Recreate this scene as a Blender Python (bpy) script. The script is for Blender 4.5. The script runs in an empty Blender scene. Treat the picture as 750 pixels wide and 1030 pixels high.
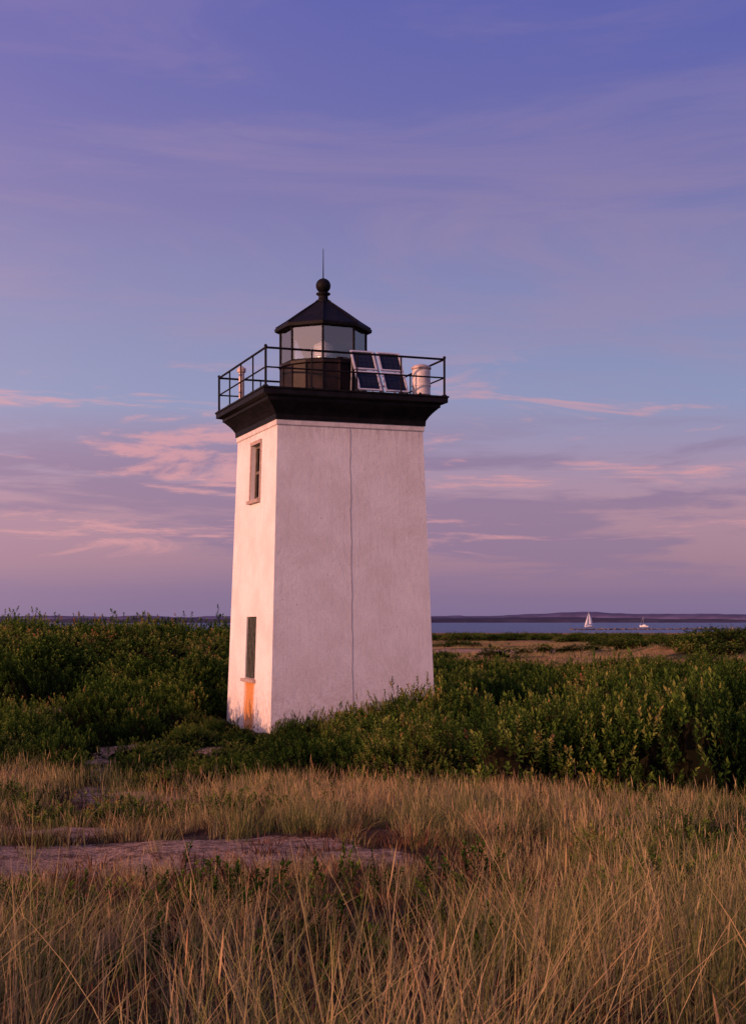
import bpy, math, random
import numpy as np
from mathutils import Vector, Matrix
random.seed(7); rng=np.random.default_rng(11)
scene=bpy.context.scene
S=bpy.data
def lin(c):
    return tuple(((v/255)/12.92 if v/255<=.04045 else ((v/255+.055)/1.055)**2.4) for v in c)+(1,)

# ---------------------------------------------------------------- node helpers
def new_mat(name):
    m=S.materials.new(name); m.use_nodes=True
    nt=m.node_tree; nt.nodes.clear()
    out=nt.nodes.new('ShaderNodeOutputMaterial')
    return m,nt,out
class N:
    def __init__(s,nt): s.nt=nt
    def n(s,t,**k):
        nd=s.nt.nodes.new(t)
        for a,b in k.items(): setattr(nd,a,b)
        return nd
    def l(s,a,b): s.nt.links.new(a,b)
    def put(s,inp,v):
        if isinstance(v,bpy.types.NodeSocket): s.l(v,inp)
        elif v is not None: inp.default_value=v
    def math(s,op,a,b=None,c=None,clamp=False):
        nd=s.n('ShaderNodeMath',operation=op,use_clamp=clamp)
        s.put(nd.inputs[0],a); s.put(nd.inputs[1],b); s.put(nd.inputs[2],c)
        return nd.outputs[0]
    def mix(s,f,a,b,blend='MIX'):
        nd=s.n('ShaderNodeMix',data_type='RGBA',blend_type=blend)
        s.put(nd.inputs[0],f); s.put(nd.inputs[6],a); s.put(nd.inputs[7],b)
        return nd.outputs[2]
    def noise(s,vec,scale,detail=4,rough=.55,dist=0):
        nd=s.n('ShaderNodeTexNoise'); s.put(nd.inputs['Vector'],vec)
        nd.inputs['Scale'].default_value=scale; nd.inputs['Detail'].default_value=detail
        nd.inputs['Roughness'].default_value=rough; nd.inputs['Distortion'].default_value=dist
        return nd.outputs[0]
    def ss(s,v,a,b,lo=0,hi=1):
        nd=s.n('ShaderNodeMapRange',interpolation_type='SMOOTHSTEP')
        s.put(nd.inputs[0],v); nd.inputs[1].default_value=a; nd.inputs[2].default_value=b
        nd.inputs[3].default_value=lo; nd.inputs[4].default_value=hi
        return nd.outputs[0]
    def ramp(s,v,stops,interp='LINEAR'):
        nd=s.n('ShaderNodeValToRGB'); cr=nd.color_ramp; cr.interpolation=interp
        while len(cr.elements)<len(stops): cr.elements.new(.5)
        for e,(p,c) in zip(cr.elements,stops): e.position=p
        for e,(p,c) in zip(cr.elements,stops): e.color=c if len(c)==4 else tuple(c)+(1,)
        s.put(nd.inputs[0],v); return nd.outputs[0]
    def bsdf(s,col,rough=.6,metal=0,normal=None,spec=.5):
        nd=s.n('ShaderNodeBsdfPrincipled')
        s.put(nd.inputs['Base Color'],col); s.put(nd.inputs['Roughness'],rough)
        nd.inputs['Metallic'].default_value=metal
        nd.inputs['Specular IOR Level'].default_value=spec
        if normal is not None: s.l(normal,nd.inputs['Normal'])
        return nd.outputs[0]
    def bump(s,h,strength=.3,dist=.02):
        nd=s.n('ShaderNodeBump'); nd.inputs['Strength'].default_value=strength
        nd.inputs['Distance'].default_value=dist; s.l(h,nd.inputs['Height']); return nd.outputs[0]

def simple(name,col,rough=.5,metal=0,var=.25,scale=6,bump=.15,spec=.5):
    m,nt,out=new_mat(name); q=N(nt)
    tc=q.n('ShaderNodeTexCoord').outputs['Object']
    nz=q.noise(tc,scale,5,.6)
    c=q.mix(q.ss(nz,.35,.7),tuple(v*(1-var) for v in col)+(1,),tuple(min(1,v*(1+var)) for v in col)+(1,))
    nr=q.bump(q.noise(tc,scale*6,3),bump,.01)
    q.l(q.bsdf(c,rough,metal,nr,spec),out.inputs[0]); return m

# ---------------------------------------------------------------- mesh builder
class MB:
    def __init__(s): s.v=[];s.f=[];s.mi=[]
    def add(s,vs,fs,mi=0):
        o=len(s.v); s.v+= [tuple(v) for v in vs]; s.f+=[tuple(i+o for i in f) for f in fs]; s.mi+=[mi]*len(fs)
    def box(s,c,h,rot=None,mi=0):
        vs=[Vector((x*h[0],y*h[1],z*h[2])) for x in(-1,1) for y in(-1,1) for z in(-1,1)]
        if rot is not None: vs=[rot@v for v in vs]
        c=Vector(c)
        s.add([v+c for v in vs],[(0,1,3,2),(4,6,7,5),(0,4,5,1),(2,3,7,6),(0,2,6,4),(1,5,7,3)],mi)
    def tube(s,p0,p1,r,n=8,mi=0,r1=None):
        p0=Vector(p0);p1=Vector(p1); d=(p1-p0).normalized(); r1=r if r1 is None else r1
        a=d.orthogonal().normalized(); b=d.cross(a)
        vs=[]
        for p,rr in((p0,r),(p1,r1)):
            for i in range(n):
                t=2*math.pi*i/n; vs.append(p+a*math.cos(t)*rr+b*math.sin(t)*rr)
        fs=[(i,(i+1)%n,n+(i+1)%n,n+i) for i in range(n)]+[tuple(range(n))[::-1],tuple(range(n,2*n))]
        s.add(vs,fs,mi)
    def lathe(s,c,prof,n=24,ph=0,mi=0,cap=True):
        vs=[]
        for r,z in prof:
            for i in range(n):
                t=2*math.pi*i/n+ph; vs.append((c[0]+r*math.cos(t),c[1]+r*math.sin(t),c[2]+z))
        fs=[]
        for k in range(len(prof)-1):
            for i in range(n):
                fs.append((k*n+i,k*n+(i+1)%n,(k+1)*n+(i+1)%n,(k+1)*n+i))
        if cap:
            fs.append(tuple(range(n))[::-1]); o=(len(prof)-1)*n; fs.append(tuple(range(o,o+n)))
        s.add(vs,fs,mi)
    def obj(s,name,mats,parent=None,smooth=False,coll=None):
        me=S.meshes.new(name); me.from_pydata(s.v,[],s.f)
        if not isinstance(mats,(list,tuple)): mats=[mats]
        for m in mats: me.materials.append(m)
        me.polygons.foreach_set('material_index',s.mi)
        if smooth: me.polygons.foreach_set('use_smooth',[True]*len(s.f))
        me.update(); o=S.objects.new(name,me)
        (coll or scene.collection).objects.link(o)
        if parent: o.parent=parent
        return o
def empty(name,loc,rz=0):
    e=S.objects.new(name,None); e.location=loc; e.rotation_euler=(0,0,rz); e.empty_display_size=.5
    scene.collection.objects.link(e); return e

# ---------------------------------------------------------------- noise (numpy)
def hsh(ix,iy,seed):
    n=(ix.astype(np.int64)*374761393+iy.astype(np.int64)*668265263+seed*974634777)&0x7fffffff
    n=((n^(n>>13))*1274126177)&0x7fffffff
    n=(n^(n>>16))
    return (n&0xffff)/65535.0
def vn(x,y,seed=0):
    x=np.asarray(x,float);y=np.asarray(y,float)
    ix=np.floor(x);iy=np.floor(y);fx=x-ix;fy=y-iy
    fx=fx*fx*(3-2*fx);fy=fy*fy*(3-2*fy)
    a=hsh(ix,iy,seed);b=hsh(ix+1,iy,seed);c=hsh(ix,iy+1,seed);d=hsh(ix+1,iy+1,seed)
    return (a*(1-fx)+b*fx)*(1-fy)+(c*(1-fx)+d*fx)*fy
def fbm(x,y,seed=0,o=4):
    t=0;a=.5;w=0
    for k in range(o):
        t=t+a*vn(x*2**k+17.3*k,y*2**k-9.1*k,seed+k);w+=a;a*=.5
    return t/w
def sst(a,b,x):
    t=np.clip((x-a)/(b-a),0,1); return t*t*(3-2*t)

# ---------------------------------------------------------------- layout of the place
TC=np.array((-1.276,39.976)); TA=math.radians(20); tc_,ts_=math.cos(TA),math.sin(TA)
def tlocal(x,y):
    dx=x-TC[0];dy=y-TC[1]; return dx*tc_+dy*ts_, -dx*ts_+dy*tc_
def H(x,y):
    x=np.asarray(x,float);y=np.asarray(y,float)
    b=np.interp(y,[-40,0,4,6,10,14,20,26,35,45,60,100,200,400,470,500,600,8000],
                  [1.2,1.5,1.42,1.33,1.02,.75,.4,.15,0,0,-.05,-.45,-.7,-.9,-1.15,-1.9,-4,-6])
    b=b+1.5*sst(40,54,y)*(1-sst(70,115,y))*(1-sst(-7,3,x))
    b=b-.45*sst(30,38,y)*(1-sst(44,55,y))*sst(2.5,6,x)-.35*sst(50,62,y)*(1-sst(95,140,y))*sst(-2,6,x)
    b=b+2.0*np.exp(-((x-36)/8)**2-((y-142)/14)**2)+.6*np.exp(-((x-75)/30)**2-((y-190)/20)**2)
    land=1-sst(400,480,y)
    lx,ly=tlocal(x,y); near=sst(2.6,7,np.hypot(lx,ly))
    b=b+(fbm(x/3.2,y/3.2,3)-.5)*.36*near*land
    b=b+(fbm(x/14,y/14,8)-.5)*.9*sst(44,75,y)*land
    b=b+(fbm(x/.7,y/.7,5,3)-.5)*.17*land*(1-sst(30,60,y))
    return b
PATH=[(-3,14),(-3.5,18),(-4.7,24),(-5.9,30),(-5.4,34),(-4.9,37.2),(-4.35,39.5)]
def pathd(x,y):
    d=np.full(np.shape(x),1e9)
    for (ax,ay),(bx,by) in zip(PATH,PATH[1:]):
        ux,uy=bx-ax,by-ay; t=np.clip(((x-ax)*ux+(y-ay)*uy)/(ux*ux+uy*uy),0,1)
        d=np.minimum(d,np.hypot(x-ax-t*ux,y-ay-t*uy))
    return d
def sandf(x,y):
    w=(fbm(x/1.1,y/1.1,21)-.5)*1.5+(fbm(x/.45,y/.3,27,3)-.5)*1.3*(y<20)
    def el(cx,cy,rx,ry): return 1-np.hypot((x-cx)/rx,(y-cy)/ry)
    s=np.maximum.reduce([el(-2.0,13.5,2.6,1.9)*1.3,el(-4.4,13.4,2.6,1.5)*1.1,el(-3.9,16.4,2.4,.9),
        (.30-pathd(x,y))*1.2,el(-10.6,40,3.0,4.5)*1.3,el(-3.7,22.4,1.9,1.4),el(-5.2,31.0,2.6,1.8),
        el(33,112,12,8)*1.3,el(58,134,18,6),el(14,165,26,10),el(-16,31,2.5,1.5)])
    return sst(0,.35,s+w*.5)
def shrubf(x,y):
    front=np.where(x>-4.2,21.7-.47*x,24.3+(fbm(x/2,0*x,4)-.5)*4)
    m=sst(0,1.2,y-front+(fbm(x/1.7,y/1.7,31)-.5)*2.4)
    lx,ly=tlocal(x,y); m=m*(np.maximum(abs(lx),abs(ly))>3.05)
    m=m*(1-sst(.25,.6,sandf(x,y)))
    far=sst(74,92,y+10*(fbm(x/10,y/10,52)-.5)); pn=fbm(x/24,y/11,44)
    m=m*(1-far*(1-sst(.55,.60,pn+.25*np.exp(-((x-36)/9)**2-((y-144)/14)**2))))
    return m*(y<330)

# ---------------------------------------------------------------- materials : ground
def ground_mat():
    m,nt,out=new_mat('dune_ground'); q=N(nt)
    geo=q.n('ShaderNodeNewGeometry').outputs['Position']
    at=q.n('ShaderNodeAttribute',attribute_name='gmask'); sep=q.n('ShaderNodeSeparateColor'); q.l(at.outputs['Color'],sep.inputs[0])
    sand,shr,far=sep.outputs
    n1=q.noise(geo,1.3,6,.65); n2=q.noise(geo,14,5,.7); n3=q.noise(geo,.06,4,.6)
    litter=q.mix(q.ss(n1,.35,.65),(.045,.026,.015,1),(.12,.075,.04,1))
    litter=q.mix(q.ss(n2,.45,.75,0,.6),litter,(.19,.13,.08,1))
    sandc=q.mix(q.ss(n2,.35,.65),(.36,.23,.145,1),(.62,.43,.29,1))
    sandc=q.mix(q.ss(q.noise(geo,4,6,.75),.47,.60,0,.85),sandc,(.15,.09,.05,1))
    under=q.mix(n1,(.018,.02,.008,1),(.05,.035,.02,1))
    mp=q.n('ShaderNodeMapping'); mp.inputs['Scale'].default_value=(.35,1,1); q.l(geo,mp.inputs[0])
    n4=q.noise(mp.outputs[0],.09,6,.65); n5=q.noise(mp.outputs[0],.5,5,.7)
    dry=q.mix(q.ss(n5,.35,.65),(.28,.15,.055,1),(.46,.28,.12,1))
    dry=q.mix(q.ss(n4,.50,.58),dry,(.07,.075,.025,1))
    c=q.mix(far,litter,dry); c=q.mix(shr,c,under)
    sm=q.ss(q.math('ADD',sand,q.math('MULTIPLY',q.math('SUBTRACT',n2,.5),.9)),.3,.6)
    c=q.mix(sm,c,sandc)
    hgt=q.math('ADD',q.math('MULTIPLY',q.noise(geo,3,6,.75),1.0),q.math('MULTIPLY',q.noise(geo,16,4,.65),.45))
    q.l(q.bsdf(c,.95,0,q.bump(hgt,1.0,.2),.1),out.inputs[0]); return m
xs=np.sinh(np.linspace(-1,1,361)*6.6)/math.sinh(6.6)*4500
ys=np.concatenate([np.linspace(-40,3,30)[:-1],3+ (np.exp(np.linspace(0,1,420)*6.4)-1)/(math.exp(6.4)-1)*7500])
X,Y=np.meshgrid(xs,ys); Z=H(X,Y)
nx,ny=len(xs),len(ys)
me=S.meshes.new('dune_ground')
co=np.stack([X,Y,Z],-1).reshape(-1,3)
idx=np.arange(nx*ny).reshape(ny,nx)
q4=np.stack([idx[:-1,:-1],idx[:-1,1:],idx[1:,1:],idx[1:,:-1]],-1).reshape(-1,4)
me.vertices.add(len(co)); me.vertices.foreach_set('co',co.ravel())
me.loops.add(q4.size); me.loops.foreach_set('vertex_index',q4.ravel().astype(np.int32))
me.polygons.add(len(q4)); me.polygons.foreach_set('loop_start',np.arange(0,q4.size,4,dtype=np.int32))
me.update(calc_edges=True); me.polygons.foreach_set('use_smooth',[True]*len(q4))
a=me.attributes.new('gmask','FLOAT_COLOR','POINT')
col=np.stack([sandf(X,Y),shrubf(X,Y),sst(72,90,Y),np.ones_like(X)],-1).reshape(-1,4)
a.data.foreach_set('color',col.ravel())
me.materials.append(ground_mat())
g=S.objects.new('ground',me); scene.collection.objects.link(g)

# ---------------------------------------------------------------- water
m,nt,out=new_mat('sea_water'); q=N(nt)
geo=q.n('ShaderNodeNewGeometry').outputs['Position']
mp=q.n('ShaderNodeMapping'); mp.inputs['Scale'].default_value=(.6,1,1); q.l(geo,mp.inputs[0])
hg=q.math('ADD',q.noise(mp.outputs[0],.8,5,.65),q.math('MULTIPLY',q.noise(mp.outputs[0],.12,3),1.5))
cw=q.mix(q.noise(mp.outputs[0],.02,4),(.06,.10,.17,1),(.11,.16,.27,1))
q.l(q.bsdf(cw,.35,0,q.bump(hg,1.0,1.2),.25),out.inputs[0])
w=MB(); w.add([(-6000,440,-1.5),(6000,440,-1.5),(6000,8000,-1.5),(-6000,8000,-1.5)],[(0,1,2,3)])
w.obj('sea_water',m)

# ---------------------------------------------------------------- distant hills
def hills(name,d,base,amp,seed,col,x0,x1,fade=None):
    m,nt,out=new_mat(name); q=N(nt)
    geo=q.n('ShaderNodeNewGeometry').outputs['Position']
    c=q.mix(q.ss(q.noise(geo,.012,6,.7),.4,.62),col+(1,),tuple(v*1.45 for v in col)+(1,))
    q.l(q.bsdf(c,.95,0,None,.05),out.inputs[0])
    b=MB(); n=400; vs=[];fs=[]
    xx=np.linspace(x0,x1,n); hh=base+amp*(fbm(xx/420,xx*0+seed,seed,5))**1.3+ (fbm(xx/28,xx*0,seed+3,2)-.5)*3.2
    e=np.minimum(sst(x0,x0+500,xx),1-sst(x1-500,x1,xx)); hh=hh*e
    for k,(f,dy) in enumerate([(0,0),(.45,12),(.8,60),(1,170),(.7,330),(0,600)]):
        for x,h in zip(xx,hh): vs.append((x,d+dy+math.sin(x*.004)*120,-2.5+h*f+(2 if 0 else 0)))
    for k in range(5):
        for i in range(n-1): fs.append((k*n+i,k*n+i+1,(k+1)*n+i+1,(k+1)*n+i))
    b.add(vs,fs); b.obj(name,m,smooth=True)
hills('distant_hills',2600,2.5,16,5,(.055,.05,.075),-3000,3000)  # mauve base colours carry the haze, painted paler on the farther ridge
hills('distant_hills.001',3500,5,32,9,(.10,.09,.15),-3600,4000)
# low breakwater of rocks
b=MB()
for i in range(260):
    t=i/260; x=92+t*95+rng.normal()*.3; y=660+t*60+rng.normal()*1.2; r=rng.uniform(.4,.9)
    R=Matrix.Rotation(rng.uniform(0,3),3,'Z')@Matrix.Rotation(rng.uniform(-.4,.4),3,'X')
    b.box((x,y,-1.55+rng.uniform(0,.35)),(r,r*.8,r*.5),R)
b.obj('breakwater',simple('granite_rock',(.16,.12,.11),.9,0,.4,.4,.4))

# ---------------------------------------------------------------- boats
white=simple('sail_cloth',(.8,.78,.74),.8,0,.05); hullw=simple('hull_paint',(.7,.7,.68),.4,0,.08)
alum=simple('mast_alloy',(.35,.35,.36),.4,.6,.1)
def boat(loc,rz,L,mast,sails=True):
    e=empty('sailboat',loc,rz)
    b=MB(); secs=[]
    for k in range(9):
        t=k/8; w=L*.16*math.sin(math.pi*min(1,(t*.82+.18)))**.6 if t<1 else .02
        x=L*(t-.5); sh=.9+.35*t*t
        secs.append([(x,-w,sh),(x,-w*.85,.35),(x,0,-.25+.3*t**4),(x,w*.85,.35),(x,w,sh)])
    vs=[p for s_ in secs for p in s_]; fs=[]
    for k in range(8):
        for i in range(4): fs.append((k*5+i,(k+1)*5+i,(k+1)*5+i+1,k*5+i+1))
        fs.append((k*5+4,(k+1)*5+4,(k+1)*5,k*5))
    fs.append((0,1,2,3,4)); b.add(vs,fs); b.obj('hull',hullw,e)
    b=MB(); b.box((-.02*L,0,1.2),(L*.17,L*.08,.28)); b.box((-.02*L,0,1.52),(L*.13,L*.065,.08)); b.obj('cabin',hullw,e)
    b=MB(); mx=L*.08; b.tube((mx,0,.8),(mx,0,mast),.09,8); b.tube((mx,0,1.9),(mx-L*.45,0,1.85),.07,8); b.tube((L*.48,0,1.2),(mx,0,mast*.95),.03,5); b.obj('mast',alum,e)
    if sails:
        for nm,(A,B,C) in {'mainsail':((mx-.1,0,2.05),(mx-L*.43,0,2.0),(mx-.1,0,mast-.2)),'jib':((L*.47,0,1.5),(mx+.3,0.1,1.7),(mx+.1,0,mast*.88))}.items():
            b=MB(); n=10; A,B,C=map(Vector,(A,B,C)); vs=[];fs=[];row=[]
            for j in range(n+1):
                v=j/n; r=[]
                for i in range(n+1):
                    u=i/n; p=A.lerp(B,u).lerp(C,v)
                    p=p+Vector((-.5*math.sin(math.pi*v)*u if nm=='mainsail' else 0,.7*math.sin(math.pi*u)*(1-v)*.8,0)); r.append(len(vs)); vs.append(p)
                row.append(r)
            for j in range(n):
                for i in range(n): fs.append((row[j][i],row[j][i+1],row[j+1][i+1],row[j+1][i]))
            b.add(vs,fs); b.obj(nm,white,e,True)
boat((139.5,919,-1.5),math.radians(200),7,10,True)
boat((177,930,-1.5),math.radians(150),6,7,False)

# ---------------------------------------------------------------- lighthouse
LH=empty('lighthouse',(TC[0],TC[1],0),TA)
black=simple('black_iron_paint',(.008,.007,.008),.6,0,.4,4,.25,.12)
def hw(z): return (4.645+(4.1-4.645)*z/8.28)/2
# wall material
m,nt,out=new_mat('white_painted_masonry'); q=N(nt)
uv=q.n('ShaderNodeUVMap',uv_map='UVMap').outputs[0]
sx=q.n('ShaderNodeSeparateXYZ'); q.l(uv,sx.inputs[0]); U,V=sx.outputs[0],sx.outputs[1]
nA=q.noise(uv,.9,6,.65); nB=q.noise(uv,7,6,.7); nC=q.noise(uv,38,4,.7)
mpv=q.n('ShaderNodeMapping'); mpv.inputs['Scale'].default_value=(5,.45,1); q.l(uv,mpv.inputs[0])
streak=q.noise(mpv.outputs[0],1.4,6,.7)
c=q.mix(q.ss(nA,.35,.65),(.72,.68,.63,1),(.82,.79,.75,1))
c=q.mix(q.ss(streak,.5,.75,0,.4),c,(.56,.49,.44,1))
c=q.mix(q.ss(nB,.62,.74,0,.45),c,(.5,.43,.38,1))
low=q.ss(V,0,2.2,.5,0)
c=q.mix(q.math('MULTIPLY',low,q.ss(nB,.4,.6)),c,(.46,.36,.28,1))
top=q.ss(V,7.6,8.28,0,.5); c=q.mix(q.math('MULTIPLY',top,q.ss(streak,.42,.6)),c,(.38,.31,.28,1))
# flaked spots
vor=q.n('ShaderNodeTexVoronoi'); vor.inputs['Scale'].default_value=2.2; q.l(uv,vor.inputs['Vector'])
fl=q.math('MULTIPLY',q.ss(vor.outputs['Distance'],.03,.06,1,0),q.ss(nA,.5,.55)); c=q.mix(q.math('MULTIPLY',fl,.5),c,(.3,.22,.18,1))
# rust wash below the barred window (left face is u around 10)
dU=q.math('ABSOLUTE',q.math('SUBTRACT',U,10.08)); dU=q.math('ADD',dU,q.math('MULTIPLY',q.math('SUBTRACT',streak,.5),.9))
rust=q.math('MULTIPLY',q.ss(dU,.30,.62,1,0),q.ss(V,1.38,1.44,1,0)); rust=q.math('MULTIPLY',rust,q.ss(q.math('ADD',nB,q.math('MULTIPLY',V,.12)),.28,.6,.35,1))
c=q.mix(rust,c,(.58,.24,.06,1))
br=q.n('ShaderNodeTexBrick'); q.l(uv,br.inputs['Vector']); br.inputs['Scale'].default_value=1
br.inputs['Brick Width'].default_value=.22; br.inputs['Row Height'].default_value=.075; br.inputs['Mortar Size'].default_value=.006; br.inputs['Mortar Smooth'].default_value=.6
hh=q.math('ADD',q.math('MULTIPLY',br.outputs['Fac'],-.35),q.math('ADD',q.math('MULTIPLY',nC,.4),q.math('MULTIPLY',nB,1.6)))
q.l(q.bsdf(c,.7,0,q.bump(hh,.32,.025),.3),out.inputs[0]); wallm=m
# faces: (origin dir along, outward normal); s from -h..h
FACES=[((1,0),(0,-1)),((0,-1),(-1,0)),((-1,0),(0,1)),((0,1),(1,0))]
HOLES={1:[(-.42,.58,1.4,3.1),(-.44,.52,6.32,7.85)]}
vs=[];fs=[];uvs=[]
def P(fi,sf,z,inn=0):   # sf in metres at mid, scaled with taper
    (ax,ay),(nx_,ny_)=FACES[fi]; h=hw(z); s_=sf*h/2.18
    return (ax*s_+nx_*(h-inn),ay*s_+ny_*(h-inn),z)
def quad(ps,uq):
    o=len(vs); vs.extend(ps); fs.append(tuple(range(o,o+4))); uvs.extend(uq)
for fi in range(4):
    ss_=list(np.linspace(-2.18,2.18,9)); zz=list(np.linspace(0,8.28,18)); zz[0]=-.6
    for h in HOLES.get(fi,[]): ss_+=[h[0],h[1]]; zz+=[h[2],h[3]]
    ss_=sorted(set(ss_)); zz=sorted(set(zz))
    for a_,b_ in zip(ss_,ss_[1:]):
        for c_,d_ in zip(zz,zz[1:]):
            mx_,mz=(a_+b_)/2,(c_+d_)/2
            if any(h[0]<mx_<h[1] and h[2]<mz<h[3] for h in HOLES.get(fi,[])): continue
            quad([P(fi,a_,c_),P(fi,b_,c_),P(fi,b_,d_),P(fi,a_,d_)],[(fi*10+a_,c_),(fi*10+b_,c_),(fi*10+b_,d_),(fi*10+a_,d_)])
    for s0,s1,z0,z1 in HOLES.get(fi,[]):
        D=.2
        for (p,qq) in [((s0,z0),(s0,z1)),((s0,z1),(s1,z1)),((s1,z1),(s1,z0)),((s1,z0),(s0,z0))]:
            quad([P(fi,*p),P(fi,*qq),P(fi,*qq,inn=D),P(fi,*p,inn=D)],[(fi*10+p[0]+40,p[1]),(fi*10+qq[0]+40,qq[1]),(fi*10+qq[0]+40.2,qq[1]),(fi*10+p[0]+40.2,p[1])])
me=S.meshes.new('tower_walls'); me.from_pydata(vs,[],fs); ul=me.uv_layers.new(name='UVMap')
ul.data.foreach_set('uv',[v for p in uvs for v in p]); me.materials.append(wallm)
o=S.objects.new('tower_walls',me); scene.collection.objects.link(o); o.parent=LH
# windows
wood=simple('weathered_wood',(.14,.11,.08),.8,0,.3,9,.3); trim=simple('old_window_trim',(.42,.31,.26),.7,0,.2,9,.3)
slat=simple('grey_green_bars',(.09,.09,.06),.7,0,.35,9,.3); dark=simple('window_dark_glass',(.015,.012,.013),.3,0,.2,3,.0,.3)
def wp(s_,z,inn): return Vector(P(1,s_,z,inn))
def bar(b,p,qv,wd,th):
    p=Vector(p);qv=Vector(qv);d=(qv-p); L=d.length; d.normalize(); n=Vector((-1,0,0)); s_=d.cross(n).normalized(); n=s_.cross(d)
    R=Matrix((s_,n,d)).transposed(); b.box((p+qv)/2,(wd/2,th/2,L/2),R)
for nm,(s0,s1,z0,z1) in zip(('lower_window','upper_window'),HOLES[1]):
    b=MB(); b.add([wp(s0,z0,.19),wp(s1,z0,.19),wp(s1,z1,.19),wp(s0,z1,.19)],[(0,1,2,3)]); b.obj(nm+'_pane',dark,LH)
    b=MB(); t=.05
    for p,qv in [((s0+t,z0),(s0+t,z1)),((s1-t,z0),(s1-t,z1))]: bar(b,wp(*p,.13),wp(*qv,.13),.09,.06)
    for p,qv in [((s0+.1,z0+t),(s1-.1,z0+t)),((s0+.1,z1-t),(s1-.1,z1-t)),((s0+.1,(z0+z1)/2),(s1-.1,(z0+z1)/2))]: bar(b,wp(*p,.13),wp(*qv,.13),.08,.055)
    b.obj(nm+'_frame',wood,LH)
    b=MB()
    if nm=='lower_window':
        for k in range(7):
            s_=s0+.1+(s1-s0-.2)*k/6; bar(b,wp(s_,z0+.02,.03),wp(s_,z1-.02,.03),.05,.03)
        for z in (z0+.3,z1-.3): bar(b,wp(s0+.02,z,.06),wp(s1-.02,z,.06),.06,.03)
        b.obj('window_bars',slat,LH)
    else:
        bar(b,wp((s0+s1)/2,z0+.09,.13),wp((s0+s1)/2,z1-.09,.13),.05,.05); b.obj('upper_window_mullion',wood,LH)
    b=MB(); 
    bar(b,wp(s0-.1,z0-.05,-.03),wp(s1+.1,z0-.05,-.03),.09,.14)
    if nm=='upper_window':
        bar(b,wp(s1+.06,z0,-.003),wp(s1+.06,z1,-.003),.09,.05); bar(b,wp(s0-.06,z0,-.003),wp(s0-.06,z1,-.003),.09,.05)
        bar(b,wp(s0-.1,z1+.05,-.006),wp(s1+.1,z1+.05,-.006),.1,.07)
    b.obj(nm+'_surround',trim,LH)
# lightning ground cable down the front
b=MB(); pts=[]
for k in range(30):
    z=8.2-8.2*k/29; pts.append(Vector((-.05+.010*math.sin(k*1.3)+.008*math.sin(k*2.9),-hw(z)+.001,z)))
for p,qv in zip(pts,pts[1:]): b.tube(p,qv,.008,6)
b.obj('lightning_cable',simple('cable',(.30,.25,.24),.7),LH)
# moulding + cove + deck
def sqring(b,prof):
    vs=[]
    for h,z in prof: vs+=[(-h,-h,z),(h,-h,z),(h,h,z),(-h,h,z)]
    fs=[]
    for k in range(len(prof)-1):
        for i in range(4): fs.append((k*4+i,k*4+(i+1)%4,(k+1)*4+(i+1)%4,(k+1)*4+i))
    n=len(prof)*4; fs+=[(3,2,1,0),(n-4,n-3,n-2,n-1)]
    b.add(vs,fs)
b=MB(); sqring(b,[(2.072,8.14),(2.088,8.16),(2.088,8.279)]); b.obj('white_moulding',simple('moulding_paint',(.66,.60,.56),.7,0,.15),LH)
b=MB(); sqring(b,[(2.11,8.283),(2.12,8.42),(2.18,8.52),(2.26,8.62),(2.38,8.74),(2.42,8.76),(2.42,8.84),(2.575,8.88),(2.575,9.0),(2.60,9.02),(2.60,9.06)]); b.obj('gallery_cornice',black,LH)
# railing
b=MB(); R=2.5; n=4
for k in range(4):
    A=[(-R,-R),(R,-R),(R,R),(-R,R)][k]; B=[(R,-R),(R,R),(-R,R),(-R,-R)][k]
    for z,r in((9.56,.022),(10.06,.030)): b.tube((*A,z),(*B,z),r,8)
    for i in range(n):
        t=i/n; p=(A[0]+(B[0]-A[0])*t,A[1]+(B[1]-A[1])*t)
        b.tube((*p,9.05),(*p,10.07),.033 if i==0 else .022,8)
        b.lathe((p[0],p[1],9.06),[(.07,0),(.07,.03),(.03,.05)],10)
        if i==0: b.lathe((p[0],p[1],10.06),[(.02,0),(.045,.03),(.045,.06),(.01,.09)],8)
b.obj('gallery_railing',black,LH)
# lantern
lc=(-.113,.04,0); n8=8; ph=math.radians(22.5+4)
b=MB(); b.lathe(lc,[(1.24,9.06),(1.24,9.14),(1.19,9.16),(1.19,10.02),(1.25,10.05),(1.25,10.12)],16,ph)
for i in range(16):
    t=2*math.pi*(i)/16+ph; b.tube((lc[0]+1.2*math.cos(t),lc[1]+1.2*math.sin(t),9.1),(lc[0]+1.2*math.cos(t),lc[1]+1.2*math.sin(t),10.05),.025,6)
b.obj('lantern_drum',simple('dark_brown_iron',(.014,.008,.007),.5,0,.5,3,.3,.18),LH)
b=MB(); r=1.2
for i in range(n8):
    t=2*math.pi*i/n8+ph; t2=2*math.pi*(i+1)/n8+ph
    p=Vector((lc[0]+r*math.cos(t),lc[1]+r*math.sin(t),0)); p2=Vector((lc[0]+r*math.cos(t2),lc[1]+r*math.sin(t2),0))
    b.tube(p+Vector((0,0,10.1)),p+Vector((0,0,11.14)),.033,8)
    for z in(10.15,11.08): b.tube(p+Vector((0,0,z)),p2+Vector((0,0,z)),.03,6)
b.obj('lantern_mullions',black,LH)
m,nt,out=new_mat('lantern_glass'); q=N(nt)
gl=q.n('ShaderNodeBsdfGlossy'); gl.inputs['Roughness'].default_value=.03; gl.inputs[0].default_value=(.95,.92,.9,1)
tr=q.n('ShaderNodeBsdfTransparent'); tr.inputs[0].default_value=(.9,.9,.9,1)
fr=q.n('ShaderNodeFresnel'); fr.inputs[0].default_value=2.5
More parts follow.
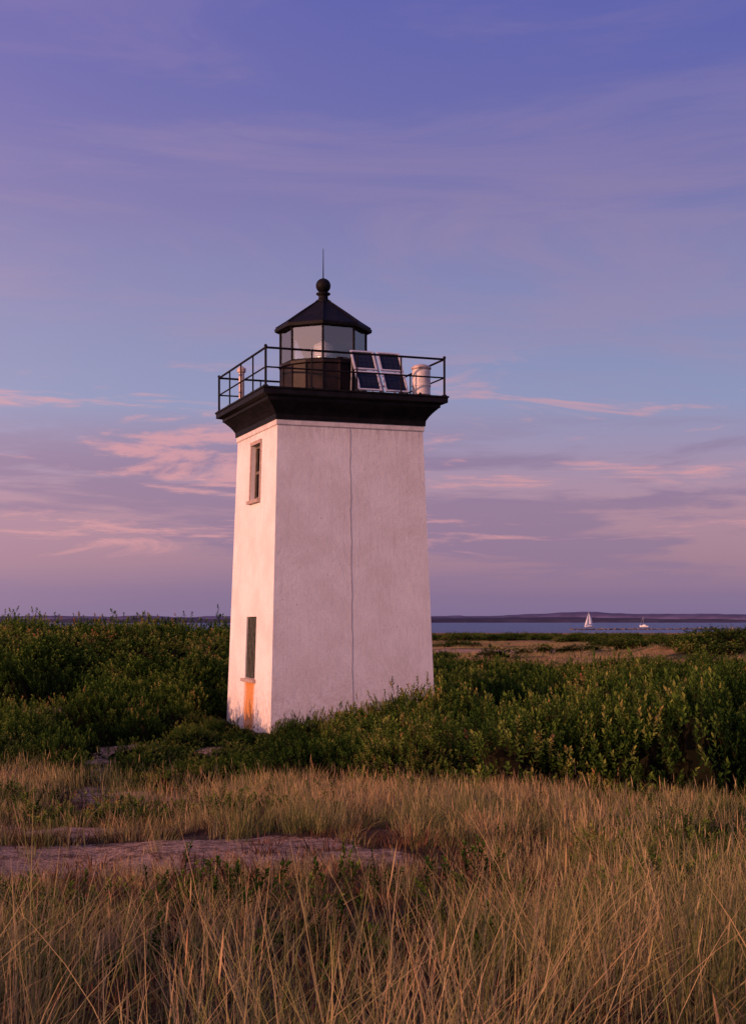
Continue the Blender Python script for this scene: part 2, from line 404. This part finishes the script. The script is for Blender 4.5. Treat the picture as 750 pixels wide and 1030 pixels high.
mx=q.n('ShaderNodeMixShader'); q.l(fr.outputs[0],mx.inputs[0]); q.l(tr.outputs[0],mx.inputs[1]); q.l(gl.outputs[0],mx.inputs[2]); q.l(mx.outputs[0],out.inputs[0])
b=MB(); b.lathe(lc,[(1.195,10.13),(1.195,11.1)],8,ph,cap=False); b.obj('lantern_glass',m,LH)
b=MB(); b.lathe(lc,[(.16,10.1),(.16,10.3),(.24,10.33),(.25,10.36)]+[(.25+.03*(k%2),10.38+.035*k) for k in range(10)]+[(.24,10.74),(.14,10.8),(.05,10.84)],20)
b.lathe(lc,[(.35,10.12),(.35,10.16)],16)
b.obj('beacon_lamp',simple('beacon_lens',(.6,.6,.6),.15,.2),LH)
b=MB(); b.lathe(lc,[(1.22,11.06),(1.36,11.08),(1.37,11.16),(1.32,11.2),(1.02,11.39),(.66,11.64),(.36,11.84),(.2,11.95)],8,ph)
for i in range(8):
    t=2*math.pi*i/8+ph; pr=[(1.33,11.2),(1.02,11.395),(.66,11.645),(.36,11.845),(.2,11.95)]
    for (r0,z0),(r1,z1) in zip(pr,pr[1:]): b.tube((lc[0]+r0*math.cos(t),lc[1]+r0*math.sin(t),z0),(lc[0]+r1*math.cos(t),lc[1]+r1*math.sin(t),z1),.02,6)
b.obj('lantern_roof',black,LH)
b=MB(); b.lathe(lc,[(.2,11.9),(.22,11.97),(.14,12.02),(.13,12.12),(.2,12.15),(.2,12.19),(.1,12.22)],20)
b.lathe(lc,[(max(.02,.21*math.sin(math.pi*k/12)),12.4-.21*math.cos(math.pi*k/12)) for k in range(13)],24)
b.tube((lc[0],lc[1],12.58),(lc[0],lc[1],13.45),.018,8,r1=.008)
b.obj('ventilator_ball',black,LH,True)

# solar panels
SP=empty('solar_panel_array',(TC[0],TC[1],0),TA)
A=Vector((.12,-2.25,9.12)); ex=Vector((1,0,0)); up=(Vector((.12,-1.5,10.33))-A); Lh=up.length; up.normalize(); nn=ex.cross(up).normalized()
R=Matrix((ex,up,nn)).transposed(); W=1.46
alu=simple('panel_frame_alloy',(.62,.60,.6),.4,.2,.08)
m,nt,out=new_mat('solar_cells'); q=N(nt); ob=q.n('ShaderNodeTexCoord').outputs['UV']
br=q.n('ShaderNodeTexBrick',offset=0); br.inputs['Scale'].default_value=1; br.inputs['Brick Width'].default_value=.2499; br.inputs['Row Height'].default_value=.2499; br.inputs['Mortar Size'].default_value=.004
br.inputs[1].default_value=(.008,.010,.018,1); br.inputs[2].default_value=(.011,.013,.024,1); br.inputs[3].default_value=(.05,.05,.06,1); q.l(ob,br.inputs['Vector'])
q.l(q.bsdf(br.outputs[0],.25,0,None,.3),out.inputs[0]); cellm=m
fb=MB(); 
def pp(u,v,w_=0): return A+ex*u+up*v+nn*w_
cv=[];cf=[]
pw,phh=.66,Lh/2-.05
for i in range(2):
    for j in range(2):
        u0=.02+i*(pw+.10); v0=.02+j*(phh+.06); t=.022
        for (uc,vc,hu,hv) in [(u0+pw/2,v0+t,pw/2,t),(u0+pw/2,v0+phh-t,pw/2,t),(u0+t,v0+phh/2,t,phh/2-2*t),(u0+pw-t,v0+phh/2,t,phh/2-2*t)]:
            fb.box(pp(uc,vc,.02),(hu,hv,.022),R)
        fb.box(pp(u0+pw/2,v0+phh/2,-.004),(pw/2-2*t,phh/2-2*t,.008),R)
        o_=len(cv); cv+=[pp(u0+2*t,v0+2*t,.01),pp(u0+pw-2*t,v0+2*t,.01),pp(u0+pw-2*t,v0+phh-2*t,.01),pp(u0+2*t,v0+phh-2*t,.01)]; cf.append((o_,o_+1,o_+2,o_+3))
fb.obj('panel_frames',alu,SP)
me=S.meshes.new('panel_cells'); me.from_pydata(cv,[],cf); ul=me.uv_layers.new(name='UVMap'); ul.data.foreach_set('uv',[0,0,1,0,1,1,0,1]*4); me.materials.append(cellm)
o=S.objects.new('panel_cells',me); scene.collection.objects.link(o); o.parent=SP
b=MB()
for u in(.1,.73,1.36):
    b.box(pp(u,Lh/2,-.035),(.025,Lh/2,.02),R); top_=pp(u,Lh-.05,-.05); b.tube(top_,(top_[0],top_[1]+.12,9.06),.02,6); m_=pp(u,.1,-.05); b.tube(m_,(m_[0],-1.45,9.1),.018,6)
b.obj('panel_rack',simple('rack_steel',(.3,.29,.29),.5,.5),SP)
# fog signal
F=empty('fog_signal',(TC[0],TC[1],0),TA)
fx,fy=2.02,-2.02
b=MB(); b.lathe((fx,fy,9.06),[(.2,0),(.2,.06),(.25,.08),(.25,.3),(.262,.31),(.262,.34),(.25,.35),(.25,.72),(.235,.76)],28); b.obj('housing',simple('fog_signal_paint',(.62,.56,.52),.5,0,.12),F,False)
b=MB(); b.lathe((fx,fy,9.82),[(.22,0),(.27,.02),(.275,.06),(.22,.11),(.1,.15),(.03,.16)],28); b.obj('cap',simple('fog_signal_cap',(.5,.40,.36),.5),F,True)
b=MB()
for t in (0,2.1,4.2): b.box((fx+.22*math.cos(t),fy+.22*math.sin(t),9.12),(.04,.04,.05))
b.obj('feet',black,F)
V_=empty('vent_stack',(TC[0],TC[1],0),TA)
b=MB(); b.lathe((-2.1,1.46,9.06),[(.12,0),(.12,.04),(.08,.06),(.08,1.0),(.12,1.03),(.13,1.12),(.06,1.18),(.02,1.2)],16); b.obj('pipe',simple('vent_paint',(.6,.48,.42),.6),V_)

# ---------------------------------------------------------------- vegetation sources
def foliage_mat(name,stops,rough=.6,transl=.3,world_scale=.25,wts=(.25,.5,.25)):
    m,nt,out=new_mat(name); q=N(nt)
    oi=q.n('ShaderNodeObjectInfo').outputs['Random']
    at=q.n('ShaderNodeAttribute',attribute_name='rnd').outputs['Fac']
    geo=q.n('ShaderNodeNewGeometry').outputs['Position']
    wn=q.noise(geo,world_scale,2,.6)
    f=q.math('ADD',q.math('MULTIPLY',oi,wts[0]),q.math('ADD',q.math('MULTIPLY',at,wts[1]),q.math('MULTIPLY',q.ss(wn,.35,.65),wts[2])))
    c=q.ramp(f,stops)
    p=q.n('ShaderNodeBsdfDiffuse'); q.l(c,p.inputs[0]); p=p.outputs[0]
    if transl>0:
        t=q.n('ShaderNodeBsdfTranslucent'); q.l(c,t.inputs[0])
        mx=q.n('ShaderNodeMixShader'); mx.inputs[0].default_value=transl; q.l(p,mx.inputs[1]); q.l(t.outputs[0],mx.inputs[2]); p=mx.outputs[0]
    q.l(p,out.inputs[0]); return m
leafm=foliage_mat('shrub_leaves',[(.0,(.005,.014,.003)),(.30,(.012,.034,.007)),(.52,(.045,.095,.015)),(.70,(.13,.20,.03)),(.86,(.30,.28,.07)),(1,(.34,.13,.06))],.5,.25,.35,(.30,.48,.28))
twig_core_m=foliage_mat('shrub_twigs_dark_core',[(0,(.006,.009,.004)),(1,(.03,.02,.012))],.8,.0)
grassm=foliage_mat('beach_grass',[(.0,(.045,.07,.02)),(.25,(.10,.13,.035)),(.48,(.23,.22,.075)),(.72,(.50,.38,.18)),(1,(.45,.24,.115))],.6,.3,.55,(.22,.50,.36))
brushm=foliage_mat('heath_twigs',[(0,(.025,.017,.010)),(.4,(.08,.042,.026)),(.75,(.20,.10,.055)),(1,(.07,.09,.025))],.9,.1,.6)
def mesh_from(name,vs,fs,rn,mats,mi=None):
    me=S.meshes.new(name); me.from_pydata(vs,[],fs)
    for m_ in mats: me.materials.append(m_)
    if mi is not None: me.polygons.foreach_set('material_index',mi)
    a=me.attributes.new('rnd','FLOAT','FACE'); a.data.foreach_set('value',rn); me.update(); return me
def coll_of(name,meshes):
    c=S.collections.new(name)
    for i,me in enumerate(meshes):
        o=S.objects.new('%s_piece_%02d'%(name,i),me); c.objects.link(o)
    return c
def bush(seed,tufts=130,R=.75,Ht=1.0,ls=.075,nl=12,lw=.5,core=True,spiky=.12):
    r=random.Random(seed); vs=[];fs=[];rn=[];mi=[]
    ph=[r.uniform(0,6.28) for _ in range(6)]
    def lump(az,el): return 1+.16*math.sin(3*az+ph[0])*math.cos(el)+.12*math.sin(5*az+ph[1]+3*el)+.10*math.sin(6*el+ph[2]+2*az)
    def surf(az,el,f): 
        k=lump(az,el)*f; return Vector((R*math.cos(el)**.8*math.cos(az)*k,R*math.cos(el)**.8*math.sin(az)*k,Ht*(.02+.98*math.sin(el)**.9)*k))
    if core:  # dark dome added inside the bush, its colour standing in for inner shade
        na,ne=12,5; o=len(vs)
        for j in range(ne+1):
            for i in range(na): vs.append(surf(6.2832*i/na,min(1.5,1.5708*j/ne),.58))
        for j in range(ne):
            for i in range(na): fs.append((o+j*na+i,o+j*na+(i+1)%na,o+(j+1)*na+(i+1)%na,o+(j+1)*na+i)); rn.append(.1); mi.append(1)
    for k in range(tufts):
        az=r.uniform(0,6.283); el=math.asin(r.random()**.9)
        f=r.gauss(.95,.07)+(abs(r.gauss(0,spiky)) if r.random()<.3 else 0)
        p=surf(az,el,f); out=(surf(az,el,1.2)-surf(az,el,.8)).normalized(); ax=(out*.7+Vector((r.gauss(0,.3),r.gauss(0,.3),.65))).normalized()
        a_=ax.orthogonal().normalized(); b_=ax.cross(a_); tv=r.random()
        # short twig
        q0=p-ax*.22; o=len(vs); w=.006; vs+=[q0-a_*w,q0+a_*w,p+a_*w*.5,p-a_*w*.5]; fs.append((o,o+1,o+2,o+3)); rn.append(tv); mi.append(1)
        for j in range(nl):
            t=j/nl; an=j*2.4+r.uniform(-.3,.3); spread=1.25-.9*t+r.gauss(0,.12)
            d=(ax*math.cos(spread)+(a_*math.cos(an)+b_*math.sin(an))*math.sin(spread)).normalized()
            st=p-ax*(.16*(1-t)); s_=d.cross(ax); s_=s_.normalized() if s_.length>.01 else a_; nrm=s_.cross(d)
            l=ls*r.uniform(.75,1.3); w=l*lw; o=len(vs)
            vs+=[st,st+d*l*.5+s_*w*.5+nrm*l*.07,st+d*l-nrm*l*.08,st+d*l*.5-s_*w*.5+nrm*l*.07]
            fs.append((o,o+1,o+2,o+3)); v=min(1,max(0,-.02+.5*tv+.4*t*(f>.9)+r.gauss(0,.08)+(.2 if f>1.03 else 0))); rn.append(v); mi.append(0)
    return mesh_from('bush_%d'%seed,vs,fs,rn,[leafm,twig_core_m],mi)
def grass(seed,nb=36,R=.14,h0=.4,h1=.85,w0=.005,mat=None,wind=(.35,.05),spread=.35,heads=.12,seg=5):
    r=random.Random(seed); vs=[];fs=[];rn=[]
    for k in range(nb):
        a=r.uniform(0,6.283); rr=R*math.sqrt(r.random()); base=Vector((rr*math.cos(a),rr*math.sin(a),-.03))
        h=h0+(h1-h0)*r.random()**1.5; L=Vector((math.cos(a)*spread*r.random()+wind[0]*r.uniform(-.5,1)*h+r.gauss(0,.08),math.sin(a)*spread*r.random()+wind[1]+r.gauss(0,.08),0))
        face=r.uniform(0,6.283); sd=Vector((math.cos(face),math.sin(face),0)); w=w0*r.uniform(.7,1.3); v=r.random()
        o=len(vs); bend=r.uniform(.8,2.2)
        for s_ in range(seg+1):
            t=s_/seg; p=base+Vector((0,0,h*(t-.18*t*t*L.length*bend)))+L*(t**2)*h*bend*.9
            ww=w*(1-t)**.6+.0004; vs+=[p-sd*ww,p+sd*ww]
        for s_ in range(seg): fs.append((o+2*s_,o+2*s_+1,o+2*s_+3,o+2*s_+2)); rn.append(min(1,max(0,v*.85+.2*(s_/seg)-.05)))
        if r.random()<heads:
            o=len(vs); p=Vector(vs[-1])
            for s_,(ww) in enumerate((.001,.004,.0045,.003,.0005)): 
                pz=p+Vector((L.x*.02*s_,0,.035*s_-.03)); vs+=[pz-sd*ww,pz+sd*ww]
            for s_ in range(4): fs.append((o+2*s_,o+2*s_+1,o+2*s_+3,o+2*s_+2)); rn.append(.9)
    return mesh_from('grass_clump_%d'%seed,vs,fs,rn,[mat or grassm])
def scatter(name,coll,x,y,scale,sz=None,tilt=.1,zoff=0,yaw=None):
    n=len(x); z=H(x,y)+zoff
    me=S.meshes.new(name); me.vertices.add(n); me.vertices.foreach_set('co',np.stack([x,y,z],-1).ravel())
    rot=np.stack([rng.normal(0,tilt,n),rng.normal(0,tilt,n),rng.uniform(0,6.283,n) if yaw is None else rng.normal(0,yaw,n)],-1)
    sc=np.stack([scale,scale,scale if sz is None else sz],-1)
    for nm,arr in(('rot',rot),('scl',sc)):
        a=me.attributes.new(nm,'FLOAT_VECTOR','POINT'); a.data.foreach_set('vector',arr.ravel().astype(np.float32))
    a=me.attributes.new('idx','INT','POINT'); a.data.foreach_set('value',rng.integers(0,len(coll.objects),n).astype(np.int32))
    o=S.objects.new(name,me); scene.collection.objects.link(o)
    ng=S.node_groups.new(name+'_instances','GeometryNodeTree')
    ng.interface.new_socket('Geometry',in_out='INPUT',socket_type='NodeSocketGeometry'); ng.interface.new_socket('Geometry',in_out='OUTPUT',socket_type='NodeSocketGeometry')
    gi=ng.nodes.new('NodeGroupInput');go=ng.nodes.new('NodeGroupOutput'); ip=ng.nodes.new('GeometryNodeInstanceOnPoints'); ci=ng.nodes.new('GeometryNodeCollectionInfo')
    ci.inputs['Collection'].default_value=coll; ci.inputs['Separate Children'].default_value=True; ci.inputs['Reset Children'].default_value=True
    ip.inputs['Pick Instance'].default_value=True
    def na(nm,dt): nd=ng.nodes.new('GeometryNodeInputNamedAttribute'); nd.data_type=dt; nd.inputs['Name'].default_value=nm; return [s_ for s_ in nd.outputs if s_.enabled and s_.name=='Attribute'][0]
    ng.links.new(gi.outputs[0],ip.inputs['Points']); ng.links.new(ci.outputs[0],ip.inputs['Instance'])
    ng.links.new(na('idx','INT'),ip.inputs['Instance Index']); ng.links.new(na('scl','FLOAT_VECTOR'),ip.inputs['Scale'])
    e2=ng.nodes.new('FunctionNodeEulerToRotation'); ng.links.new(na('rot','FLOAT_VECTOR'),e2.inputs[0]); ng.links.new(e2.outputs[0],ip.inputs['Rotation'])
    ng.links.new(ip.outputs[0],go.inputs[0])
    md=o.modifiers.new('instances','NODES'); md.node_group=ng
    return o
def cand(y0,y1,dens,k=.36,m=3):
    hwid=k*y1+m; n=int((y1-y0)*2*hwid*dens); x=rng.uniform(-hwid,hwid,n); y=rng.uniform(y0,y1,n)
    ok=abs(x)<k*y+m; return x[ok],y[ok]
# shrubs
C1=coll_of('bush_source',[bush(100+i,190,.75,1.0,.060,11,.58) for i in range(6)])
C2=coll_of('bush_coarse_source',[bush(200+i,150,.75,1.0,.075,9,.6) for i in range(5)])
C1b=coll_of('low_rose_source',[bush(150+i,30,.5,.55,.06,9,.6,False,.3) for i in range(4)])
def hscale(x,y):
    h=np.interp(x,[-4.5,-3.3,-1.5,2,8,14],[.34,.27,.52,.95,1.3,1.35])
    h=np.where((y>31)&(x>2.2),h*(1-.6*sst(31,34,y)),h)
    h=np.where(y>43,.82,h); h=np.where(x<-5.2,np.interp(y,[22,28,34,42,60],[.45,.6,.65,.8,.92]),h)
    return h*(.25+1.5*fbm(x/2.3,y/2.3,61))
x,y=cand(16,46,1.9); k=rng.random(len(x))<shrubf(x,y); x,y=x[k],y[k]; h=hscale(x,y)
scatter('shrub_thicket',C1,x,y,rng.uniform(.7,1.2,len(x))*np.clip(h,.55,1.1),h*rng.uniform(.75,1.3,len(x)),.14)
x,y=cand(46,95,.9,.34,4); k=rng.random(len(x))<shrubf(x,y); x,y=x[k],y[k]; h=hscale(x,y)
scatter('shrub_thicket.001',C2,x,y,rng.uniform(.9,1.5,len(x)),h*rng.uniform(.7,1.4,len(x)),.12)
x,y=cand(95,320,.22,.36,6); k=rng.random(len(x))<shrubf(x,y); x,y=x[k],y[k]
scatter('shrub_thicket.002',C2,x,y,rng.uniform(1.6,2.8,len(x)),rng.uniform(.5,1.1,len(x)),.1)
# low leafy plants in the foreground
px=[];py=[]
for cx,cy,rx,ry,n in [(-2.6,9.6,1.5,.5,22),(-3.2,17.6,1.5,.5,45),(-1.6,17.8,1.0,.5,12),(3.4,12.5,1.4,2.0,60),(2.8,9,1.2,.8,28),(.6,9.0,1.5,.8,10),(4.5,17,1.5,1.5,25),(-.5,7.5,2.5,1,14),(-6,20,2,1.2,45),(1,20,4,1,12)]:
    px.append(rng.normal(cx,rx*.6,n)); py.append(rng.normal(cy,ry*.6,n))
px=np.concatenate(px);py=np.concatenate(py); k=(sandf(px,py)<.5); px,py=px[k],py[k]
scatter('low_rose_plants',C1b,px,py,rng.uniform(.35,.75,len(px)),rng.uniform(.35,.7,len(px)),.2)
# grass
C3=coll_of('grass_source',[grass(300+i,24,.17,.38,1.0,.0028,None,(.5,.05),.40,.05,7) for i in range(8)])
C4=coll_of('grass_fine_source',[grass(400+i,34,.22,.20,.5,.0040,None,(.3,.05),.4,.12,4) for i in range(6)])
C5=coll_of('heath_source',[grass(500+i,34,.2,.06,.22,.005,brushm,(0,0),.9,0,3) for i in range(4)])
def gkeep(x,y,sk=.95,clump=.5):
    f=(1-sk*sst(.15,.5,sandf(x,y)))*(1-.97*shrubf(x,y))
    f=f*np.clip((fbm(x/.9,y/.9,71)-clump+.10)*5,.05,1)
    return rng.random(len(x))<f
x,y=cand(3.8,8.0,50,.3,1.2); k=gkeep(x,y,.97,.48); x,y=x[k],y[k]
scatter('beach_grass',C3,x,y,rng.uniform(.6,1.1,len(x))*np.interp(y,[4,6,8.2],[1,.95,.55]),None,.14,0,yaw=1.0)
x,y=cand(7,27,28,.32,1.6); k=gkeep(x,y,.94,.47); x,y=x[k],y[k]
hs=np.interp(y,[7,9,12,16,27],[.75,.5,.42,.8,1.0])+.35*sst(-.3,2.2,x)*(1-sst(14,20,y))
scatter('beach_grass.001',C4,x,y,rng.uniform(.65,1.2,len(x))*np.clip(hs,.35,1.1),None,.12,0,yaw=1.0)
x,y=cand(3.5,24,16,.32,1.6); k=rng.random(len(x))<(1-.88*sst(.15,.5,sandf(x,y)))*(1-shrubf(x,y)); x,y=x[k],y[k]
scatter('heath_undergrowth',C5,x,y,rng.uniform(.6,1.3,len(x)),None,.1,0)
x,y=cand(85,230,.3,.36,6); k=rng.random(len(x))<(1-shrubf(x,y))*(1-sandf(x,y)); x,y=x[k],y[k]
scatter('marsh_grass',C4,x,y,rng.uniform(2,3.2,len(x)),rng.uniform(.7,1.1,len(x)),.1,0)

# ---------------------------------------------------------------- light
SUN=Vector((-.86,-.51,0)).normalized(); EL=math.radians(10)
sd=Vector((SUN.x*math.cos(EL),SUN.y*math.cos(EL),math.sin(EL)))
L=S.lights.new('sun','SUN'); L.energy=4.0; L.angle=math.radians(.5); L.color=(1,.44,.27)
lo=S.objects.new('sun',L); lo.rotation_euler=(-sd).to_track_quat('-Z','Y').to_euler(); lo.location=(-30,-20,20); scene.collection.objects.link(lo)
wd=S.worlds.new('World'); scene.world=wd; wd.use_nodes=True; nt=wd.node_tree; nt.nodes.clear(); q=N(nt)
wo=q.n('ShaderNodeOutputWorld'); bg=q.n('ShaderNodeBackground')
D=q.n('ShaderNodeTexCoord').outputs['Generated']; sp=q.n('ShaderNodeSeparateXYZ'); q.l(D,sp.inputs[0])
mpw=q.n('ShaderNodeMapping'); mpw.inputs['Scale'].default_value=(1,1,7.5); q.l(D,mpw.inputs[0])
mpw2=q.n('ShaderNodeMapping'); mpw2.inputs['Scale'].default_value=(1,1,5); mpw2.inputs['Rotation'].default_value=(.1,.35,0); q.l(D,mpw2.inputs[0])
wob=q.noise(mpw.outputs[0],1.3,3,.5)
zz_=q.math('ADD',sp.outputs[2],q.math('MULTIPLY',q.math('SUBTRACT',wob,.5),.035))
sky=q.ramp(zz_,[(0,lin((122,106,144))),(.02,lin((130,108,144))),(.045,lin((158,122,144))),(.085,lin((172,134,154))),(.12,lin((154,140,172))),(.15,lin((138,146,184))),(.21,lin((131,134,178))),(.28,lin((118,115,169))),(.35,lin((99,101,169))),(.42,lin((83,90,169))),(.7,lin((70,80,158))),(1,lin((60,70,145)))])
c1=q.noise(mpw.outputs[0],3.2,6,.6,.3); lowband=q.math('MULTIPLY',q.ss(sp.outputs[2],.0,.04),q.ss(sp.outputs[2],.10,.155,1,0))
sky=q.mix(q.math('MULTIPLY',q.math('MULTIPLY',q.ss(c1,.46,.56),lowband),.7),sky,lin((132,110,146)))
c2=q.noise(mpw.outputs[0],6.0,7,.66,.6); pinkband=q.math('MULTIPLY',q.ss(sp.outputs[2],.03,.06),q.ss(sp.outputs[2],.13,.2,1,0))
sky=q.mix(q.math('MULTIPLY',q.math('MULTIPLY',q.ss(c2,.51,.64),pinkband),.68),sky,lin((220,154,158)))
c3=q.noise(mpw2.outputs[0],3.0,7,.62,.9)
sky=q.mix(q.math('MULTIPLY',q.math('MULTIPLY',q.ss(c3,.45,.68),q.math('MULTIPLY',q.ss(sp.outputs[2],.1,.18),q.ss(sp.outputs[2],.26,.40,1,.4))),.38),sky,lin((158,134,166)))
# sunset glow around the sun's azimuth (behind the camera)
dp=q.n('ShaderNodeVectorMath',operation='DOT_PRODUCT'); q.l(D,dp.inputs[0]); dp.inputs[1].default_value=tuple(sd)
gl_=q.math('POWER',q.math('MAXIMUM',q.math('MULTIPLY_ADD',dp.outputs['Value'],.6,.4),0),2.2)
gl2=q.math('MULTIPLY',gl_,q.ss(sp.outputs[2],0,.9,1,.15))
glow=q.mix(gl2,(0,0,0,1),(1.6,.9,.75,1))
ns=q.n('ShaderNodeTexSky',sky_type='NISHITA'); ns.sun_disc=False; ns.sun_elevation=EL; ns.sun_rotation=math.atan2(sd.x,sd.y)
nsc=q.mix(1.0,ns.outputs[0],(.006,.006,.006,1),'MULTIPLY')
tot=q.mix(1.0,sky,glow,'ADD'); tot=q.mix(1.0,tot,nsc,'ADD')
q.l(tot,bg.inputs[0]); bg.inputs[1].default_value=1.0; q.l(bg.outputs[0],wo.inputs[0])

# ---------------------------------------------------------------- camera
cam=S.cameras.new('camera'); cam.lens=50; cam.sensor_width=36; cam.sensor_height=36; cam.sensor_fit='AUTO'; cam.shift_y=.1058; cam.clip_end=20000; cam.clip_start=.1
co_=S.objects.new('camera',cam); co_.location=(0,0,3); co_.rotation_euler=(math.radians(90),0,0); scene.collection.objects.link(co_); scene.camera=co_
scene.view_settings.view_transform='Standard'; scene.view_settings.look='None'; scene.view_settings.exposure=0
